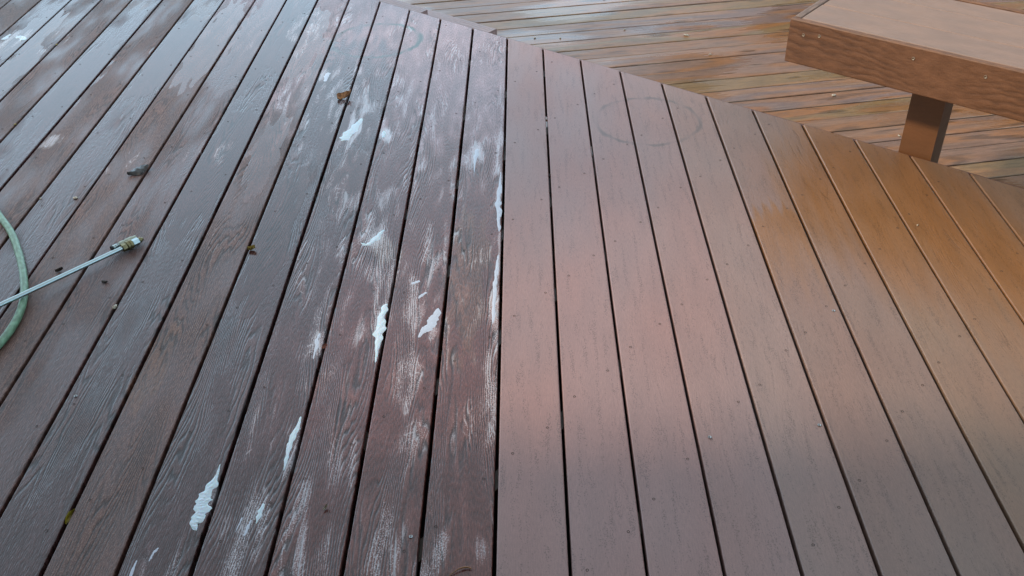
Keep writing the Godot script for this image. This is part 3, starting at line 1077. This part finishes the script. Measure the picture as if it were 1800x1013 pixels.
func pebble_mesh(r: Vector3, sd: float) -> ArrayMesh:
	var st := begin()
	st.set_smooth_group(0)
	var nu := 10
	var nv := 6
	var pt := func(i: int, j: int) -> Vector3:
		var a := TAU * (i % nu) / nu
		var b := PI * (float(j) / nv - 0.5)
		var v := Vector3(cos(a) * cos(b), sin(b), sin(a) * cos(b))
		return v * (1.0 + 0.4 * na.get_noise_3d(v.x + sd, v.y, v.z)) * r
	for i in nu:
		for j in nv:
			for t in [[0, 0, 1, 0, 1, 1], [0, 0, 1, 1, 0, 1]]:
				var a: Vector3 = pt.call(i + t[0], j + t[1])
				var b: Vector3 = pt.call(i + t[2], j + t[3])
				var c: Vector3 = pt.call(i + t[4], j + t[5])
				if (b - a).cross(c - a).length() < 1e-12:
					continue
				var p := [a, b, c] if (b - a).cross(c - a).dot(a + b + c) < 0.0 else [a, c, b]
				for v in p:
					st.set_uv(Vector2(v.x, v.z) * 20.0)
					st.add_vertex(v)
	st.generate_normals()
	return mesh_of(st)


func build_litter() -> void:
	var tan_look := leaf_look(Color(0.74, 0.53, 0.34), 0.65)
	var dark := leaf_look(Color(0.155, 0.16, 0.16), 0.42)
	var yellow := leaf_look(Color(0.78, 0.70, 0.36), 0.55)
	var olive := leaf_look(Color(0.66, 0.60, 0.10), 0.5)
	var rust := leaf_look(Color(0.60, 0.30, 0.13), 0.5)
	var brown := leaf_look(Color(0.23, 0.18, 0.14), 0.5)
	var pale := leaf_look(Color(0.85, 0.82, 0.74), 0.5)
	var bl := leaf("dead_leaf", Vector3(-0.597, 0.001, -3.30), 0.25, leaf_mesh(0.050, [0.018, 0.021, 0.020, 0.012, 0.010], 1.6, 0.5, 0.0012, 0.3, 2.0), tan_look, "curled tan brown leaf lying across a gap between soapy boards", "leaf", Vector3(0.2, 0, 0.1))
	put("stalk", tube([Vector3(0.016, 0.010, -0.002), Vector3(0.026, 0.016, -0.012), Vector3(0.030, 0.017, -0.022)], [0.003, 0.0035, 0.002], 8), tan_look, bl)
	leaf("dead_leaf", Vector3(-1.193, 0.001, -2.768), 0.72, leaf_mesh(0.074, [0.002, 0.013, 0.023, 0.027, 0.020, 0.015, 0.004], 0.9, -0.16, 0.0012, 0.45, 21.0), dark, "dark grey wet leaf lying at a gap, above the wand", "leaf")
	leaf("dead_leaf", Vector3(-0.716, 0.001, -2.298), 0.2, leaf_mesh(0.024, [0.002, 0.006, 0.007, 0.003], 2.2, 0.8, 0.0006, 0.4, 4.0), yellow, "tiny curled yellow leaf scrap beside a gap, middle left", "leaf")
	leaf("dead_leaf", Vector3(-0.877, -0.010, -1.326), 1.35, leaf_mesh(0.034, [0.003, 0.009, 0.010, 0.004], 0.8, 0.5, 0.0006, 0.2, 5.0), olive, "yellow green leaf wedged in a gap near the lower left corner", "leaf", Vector3(0.5, 0, 0))
	leaf("dead_leaf", Vector3(-0.438, -0.004, -1.863), 1.2, leaf_mesh(0.018, [0.003, 0.005, 0.005, 0.002], 1.0, 0.4, 0.0006, 0.2, 6.0), rust, "rusty orange leaf scrap stuck in a gap beside a soap smear", "leaf", Vector3(0.4, 0, 0))
	leaf("dead_leaf", Vector3(-1.235, 0.001, -2.205), 0.5, leaf_mesh(0.022, [0.002, 0.006, 0.006, 0.003], 1.6, 0.6, 0.0008, 0.3, 7.0), brown, "small dark curled leaf just above the wand tube", "leaf")
	leaf("bark_scrap", Vector3(-1.088, 0.001, -2.149), -0.3, leaf_mesh(0.018, [0.003, 0.005, 0.004, 0.002], 0.8, -0.4, 0.0015, 0.5, 8.0), brown, "scrap of brown bark on a board below the wand", "bark")
	var cocoon := put("seed_husk", pebble_mesh(Vector3(0.004, 0.004, 0.009), 3.0), pale)
	cocoon.position = Vector3(-1.023, 0.001, -2.036)
	cocoon.rotation.y = -0.5
	tag(cocoon, "whitish seed husk caught in a gap below the wand nozzle", "seed husk")
	leaf("leaf_curl", Vector3(-0.348, 0.0005, -1.335), 1.0, leaf_mesh(0.014, [0.001, 0.002, 0.003, 0.002], 3.0, 0.8, 0.0006, 0.2, 12.0), pale, "tiny white curl of leaf on a board near the bottom edge", "leaf")
	put("twig", tube(spline([Vector3(-0.085, 0.002, -1.165), Vector3(-0.068, 0.005, -1.178), Vector3(-0.052, 0.004, -1.183), Vector3(-0.043, 0.003, -1.180)], 5), [0.0008, 0.001, 0.0011, 0.0012, 0.0013, 0.0014, 0.0015, 0.0016, 0.0017, 0.0017, 0.0016, 0.0016, 0.0015, 0.0014, 0.0013, 0.001], 8), tan_look)
	tag(get_node("twig"), "short pale tan twig at the bottom edge just left of the seam", "twig")
	# seeds and petals, some on each deck
	var seed_me := pebble_mesh(Vector3(0.006, 0.0028, 0.005), 1.0)
	for p in [[-1.341, 0.002, -2.607, 1.1, "round white petal on the wet board above the wand tube, left of the dark leaf"], [-1.897, 0.001, -3.883, 0.8, "yellowish seed on a gap in the upper left corner"], [-1.756, 0.001, -3.136, 0.8, "yellowish seed on a gap near the left picture edge"], [-1.451, 0.002, -2.607, 0.6, "small pale seed left of the round white petal"], [1.2, 0.002, -2.371, 0.5, "tiny white seed on the orange board at right"]]:
		var o := put("seed", seed_me, yellow if "yellowish" in p[4] else pale)
		o.position = Vector3(p[0], p[1], p[2])
		o.scale = Vector3.ONE * p[3]
		o.rotation.y = p[0] * 9.0
		tag(o, p[4], "seed", "seeds and petals lying on the decks")
	for p in [[0.896, -4.753, 1.6, "pale petal on the lower deck, brightest one between the step and the bench"], [0.124, -4.755, 0.9, "small white seed on the lower deck, nearest the step"], [0.591, -4.847, 0.9, "small pale seed on the lower deck, midway between step and bench"], [0.977, -4.499, 0.9, "small pale seed on the lower deck left of the bench end"], [1.45, -4.011, 1.3, "long pale petal on the lower deck under the bench fascia"], [0.254, -4.748, 0.9, "small white seed on the lower deck, second from the step"], [0.517, -5.301, 1.0, "white seed on the lower deck at the top picture edge"], [1.615, -3.614, 0.8, "white seed on the lower deck left of the bench post"]]:
		var o := put("seed", seed_me, pale)
		o.position = Vector3(p[0], LOW_Y + 0.0035, p[1])
		o.scale = Vector3(p[2] * 1.3, p[2], p[2])
		o.rotation.y = p[0] * 7.0
		tag(o, p[3], "seed", "seeds and petals lying on the decks")
	# bright screws standing a little proud
	var steel := mat(Color(0.62, 0.63, 0.63), 0.38, 0.9)
	var head := screw_mesh(0.0042)
	for p in [[-0.998, -1.688, "shiny screw head on a dark board at lower left, below the hose"], [-0.167, -1.261, "shiny screw head near the bottom edge, on the second board left of the seam"], [0.855, -1.974, "bright screw head on a cleaned board, beside a gap at right"], [0.467, -1.527, "bright screw head on a cleaned board near the bottom, left of two"], [0.715, -1.56, "bright screw head on a cleaned board near the bottom, right of two"]]:
		var o := put("screw", head, steel)
		o.position = Vector3(p[0], 0.0008, p[1])
		tag(o, p[2], "screw", "bright screws in the deck boards")


# ------------------------------------------------------------------ roof, wall and trees put round the deck, outside the picture
func build_surroundings() -> void:
	# an unseen porch roof, added to take half the sky from the nearest boards
	var paint := mat(Color(0.42, 0.38, 0.33), 0.7)
	var shingle := mat(Color(0.26, 0.24, 0.23), 0.9)
	var siding := mat(Color(0.40, 0.34, 0.28), 0.8)
	var roof := base("added_porch_roof", Vector3(0, 0, -0.75))
	tag(roof, "unseen porch roof added to shade the near end of the deck, on brown posts", "roof")
	var x := Basis.IDENTITY
	put("gutter_board", bar(9.0, 2.36, 2.52, -0.03, 0.0, 0.004), paint, roof).position = Vector3(-4.5, 0, 0)
	put("soffit", bar(9.0, 2.40, 2.42, 0.001, 3.6, 0.004), paint, roof).position = Vector3(-4.5, 0, 0)
	var sl := put("roof_slope", bar(9.4, 0.0, 0.03, 0.0, 4.0, 0.004), shingle, roof)
	sl.transform = Transform3D(Basis(Vector3.RIGHT, -0.35), Vector3(-4.7, 2.525, -0.15))
	for k in 2:
		put("porch_post", bar(0.12, -0.6, 2.36, 0.02, 0.14, 0.006), paint, roof).position = Vector3(-4.4 + 8.7 * k, 0, 0)
	var house := base("added_house_wall", Vector3(-6, -0.6, 2.6))  # unseen wall, added to keep sky light off the near boards
	tag(house, "unseen brown clapboard house wall added behind the near end of the deck to dim it", "house")
	for k in 18:
		put("clapboard", bar(12.0, k * 0.18, k * 0.18 + 0.178, 0.0 + 0.01 * (k % 2), 0.03 + 0.01 * (k % 2), 0.004), siding, house)
	# trees beyond the lower deck, to the right: they darken what the boards mirror there
	var spots := [[-8.2, -3.2, 7.2], [-8.6, -0.4, 7.0], [-7.0, -1.65, 6.6], [3.2, -11.5, 7.2], [5.6, -10.0, 6.6], [7.6, -8.2, 6.9], [9.2, -5.6, 6.2], [6.2, -13.5, 8.4], [10.0, -3.0, 6.0]]  # the first three, at left, are unseen and added to shade the boards
	var kinds := ["unseen tree added left of the decks for its shade, farther from the house", "unseen tree added left of the decks for its shade, nearer the house", "slender unseen tree left of the decks, its small high crown added to cast a shade band", "tree with a tall crown, leftmost beyond the lower deck", "bushy tree beyond the bench, second from the left", "broad tree beyond the bench, third from the left", "tree right of the bench, second from the right", "tallest tree, behind the others beyond the bench", "tree at far right of the decks, nearest the house"]
	for k in spots.size():
		tree(Vector3(spots[k][0], -0.62, spots[k][1]), spots[k][2], kinds[k], 60 + k, 1.0, k == 2)


func tree(at: Vector3, h: float, label: String, sd: int, spread := 1.0, slender := false) -> void:
	var r := RandomNumberGenerator.new()
	r.seed = sd
	var o := base("tree", at)
	tag(o, label, "tree", "trees beyond the decks")
	var bark := mat(Color(0.28, 0.23, 0.18), 0.9)
	put("trunk", tube([Vector3(0, -0.1, 0), Vector3(0.05, h * 0.25, 0.03), Vector3(-0.05, h * 0.55, 0.05), Vector3(0, h * 0.9, 0)], [0.20, 0.16, 0.10, 0.03], 10), bark, o)
	var hearts := []
	for k in 9:
		var a := TAU * k / 9.0 + r.randf() * 0.6
		var y0 := h * r.randf_range(0.15, 0.6)
		var e := Vector3(cos(a) * r.randf_range(0.9, 1.7) * spread, y0 + r.randf_range(0.2, 1.2) + (1.0 - spread) * h * 0.5, sin(a) * r.randf_range(0.9, 1.7) * spread)
		put("limb", tube([Vector3(0, y0, 0), e * 0.5 + Vector3(0, y0 * 0.5 + 0.1, 0), e], [0.06, 0.045, 0.015], 6), bark, o)
		if slender:  # crown gathered high, shaped to throw a soft shade band on the boards
			e = Vector3(cos(a) * 0.35, h * r.randf_range(0.86, 0.98), sin(a) * 0.35)
		hearts.append([e, 0.45 if slender else r.randf_range(0.7, 1.1)])
	hearts.append([Vector3(0, h * 0.9, 0), 0.8])
	hearts.append([Vector3(0, h * (0.93 if slender else 0.7), 0), 0.5 if slender else 1.1])
	var st := begin()
	for s in [0.0, 1.2, 2.3]:
		var u := Vector3(cos(s), 0.4 * sin(s * 2.0), sin(s))
		var w := Vector3(-sin(s) * 0.5, 0.8, cos(s) * 0.5)
		var n := u.cross(w).normalized()
		quad(st, [u * 0.09, w * 0.05, -u * 0.09, -w * 0.05], [n, n, n, n], [Vector2.ZERO, Vector2.RIGHT, Vector2.ONE, Vector2.DOWN])
	var mm := MultiMesh.new()
	mm.transform_format = MultiMesh.TRANSFORM_3D
	mm.use_colors = true
	mm.mesh = mesh_of(st)
	mm.instance_count = 420 if slender else 4200
	for k in mm.instance_count:
		var c = hearts[k % hearts.size()]
		var v := Vector3(r.randfn(), r.randfn() * 0.8, r.randfn()) * 0.5 * float(c[1])
		mm.set_instance_transform(k, Transform3D(Basis.from_euler(Vector3(r.randf() * TAU, r.randf() * TAU, r.randf() * TAU)).scaled(Vector3.ONE * r.randf_range(0.7, 1.5)), c[0] + v))
		mm.set_instance_color(k, Color(0.16, 0.12, 0.035).lerp(Color(0.07, 0.085, 0.025), r.randf()))
	var leaf_m := mat(Color.WHITE, 0.6)
	leaf_m.vertex_color_use_as_albedo = true
	leaf_m.backlight_enabled = true
	leaf_m.backlight = Color(0.25, 0.25, 0.1)
	leaf_m.cull_mode = BaseMaterial3D.CULL_DISABLED
	var mi := MultiMeshInstance3D.new()
	mi.name = "crown"
	mi.set_meta("kind", "stuff")
	mi.multimesh = mm
	mi.material_override = leaf_m
	o.add_child(mi, true)
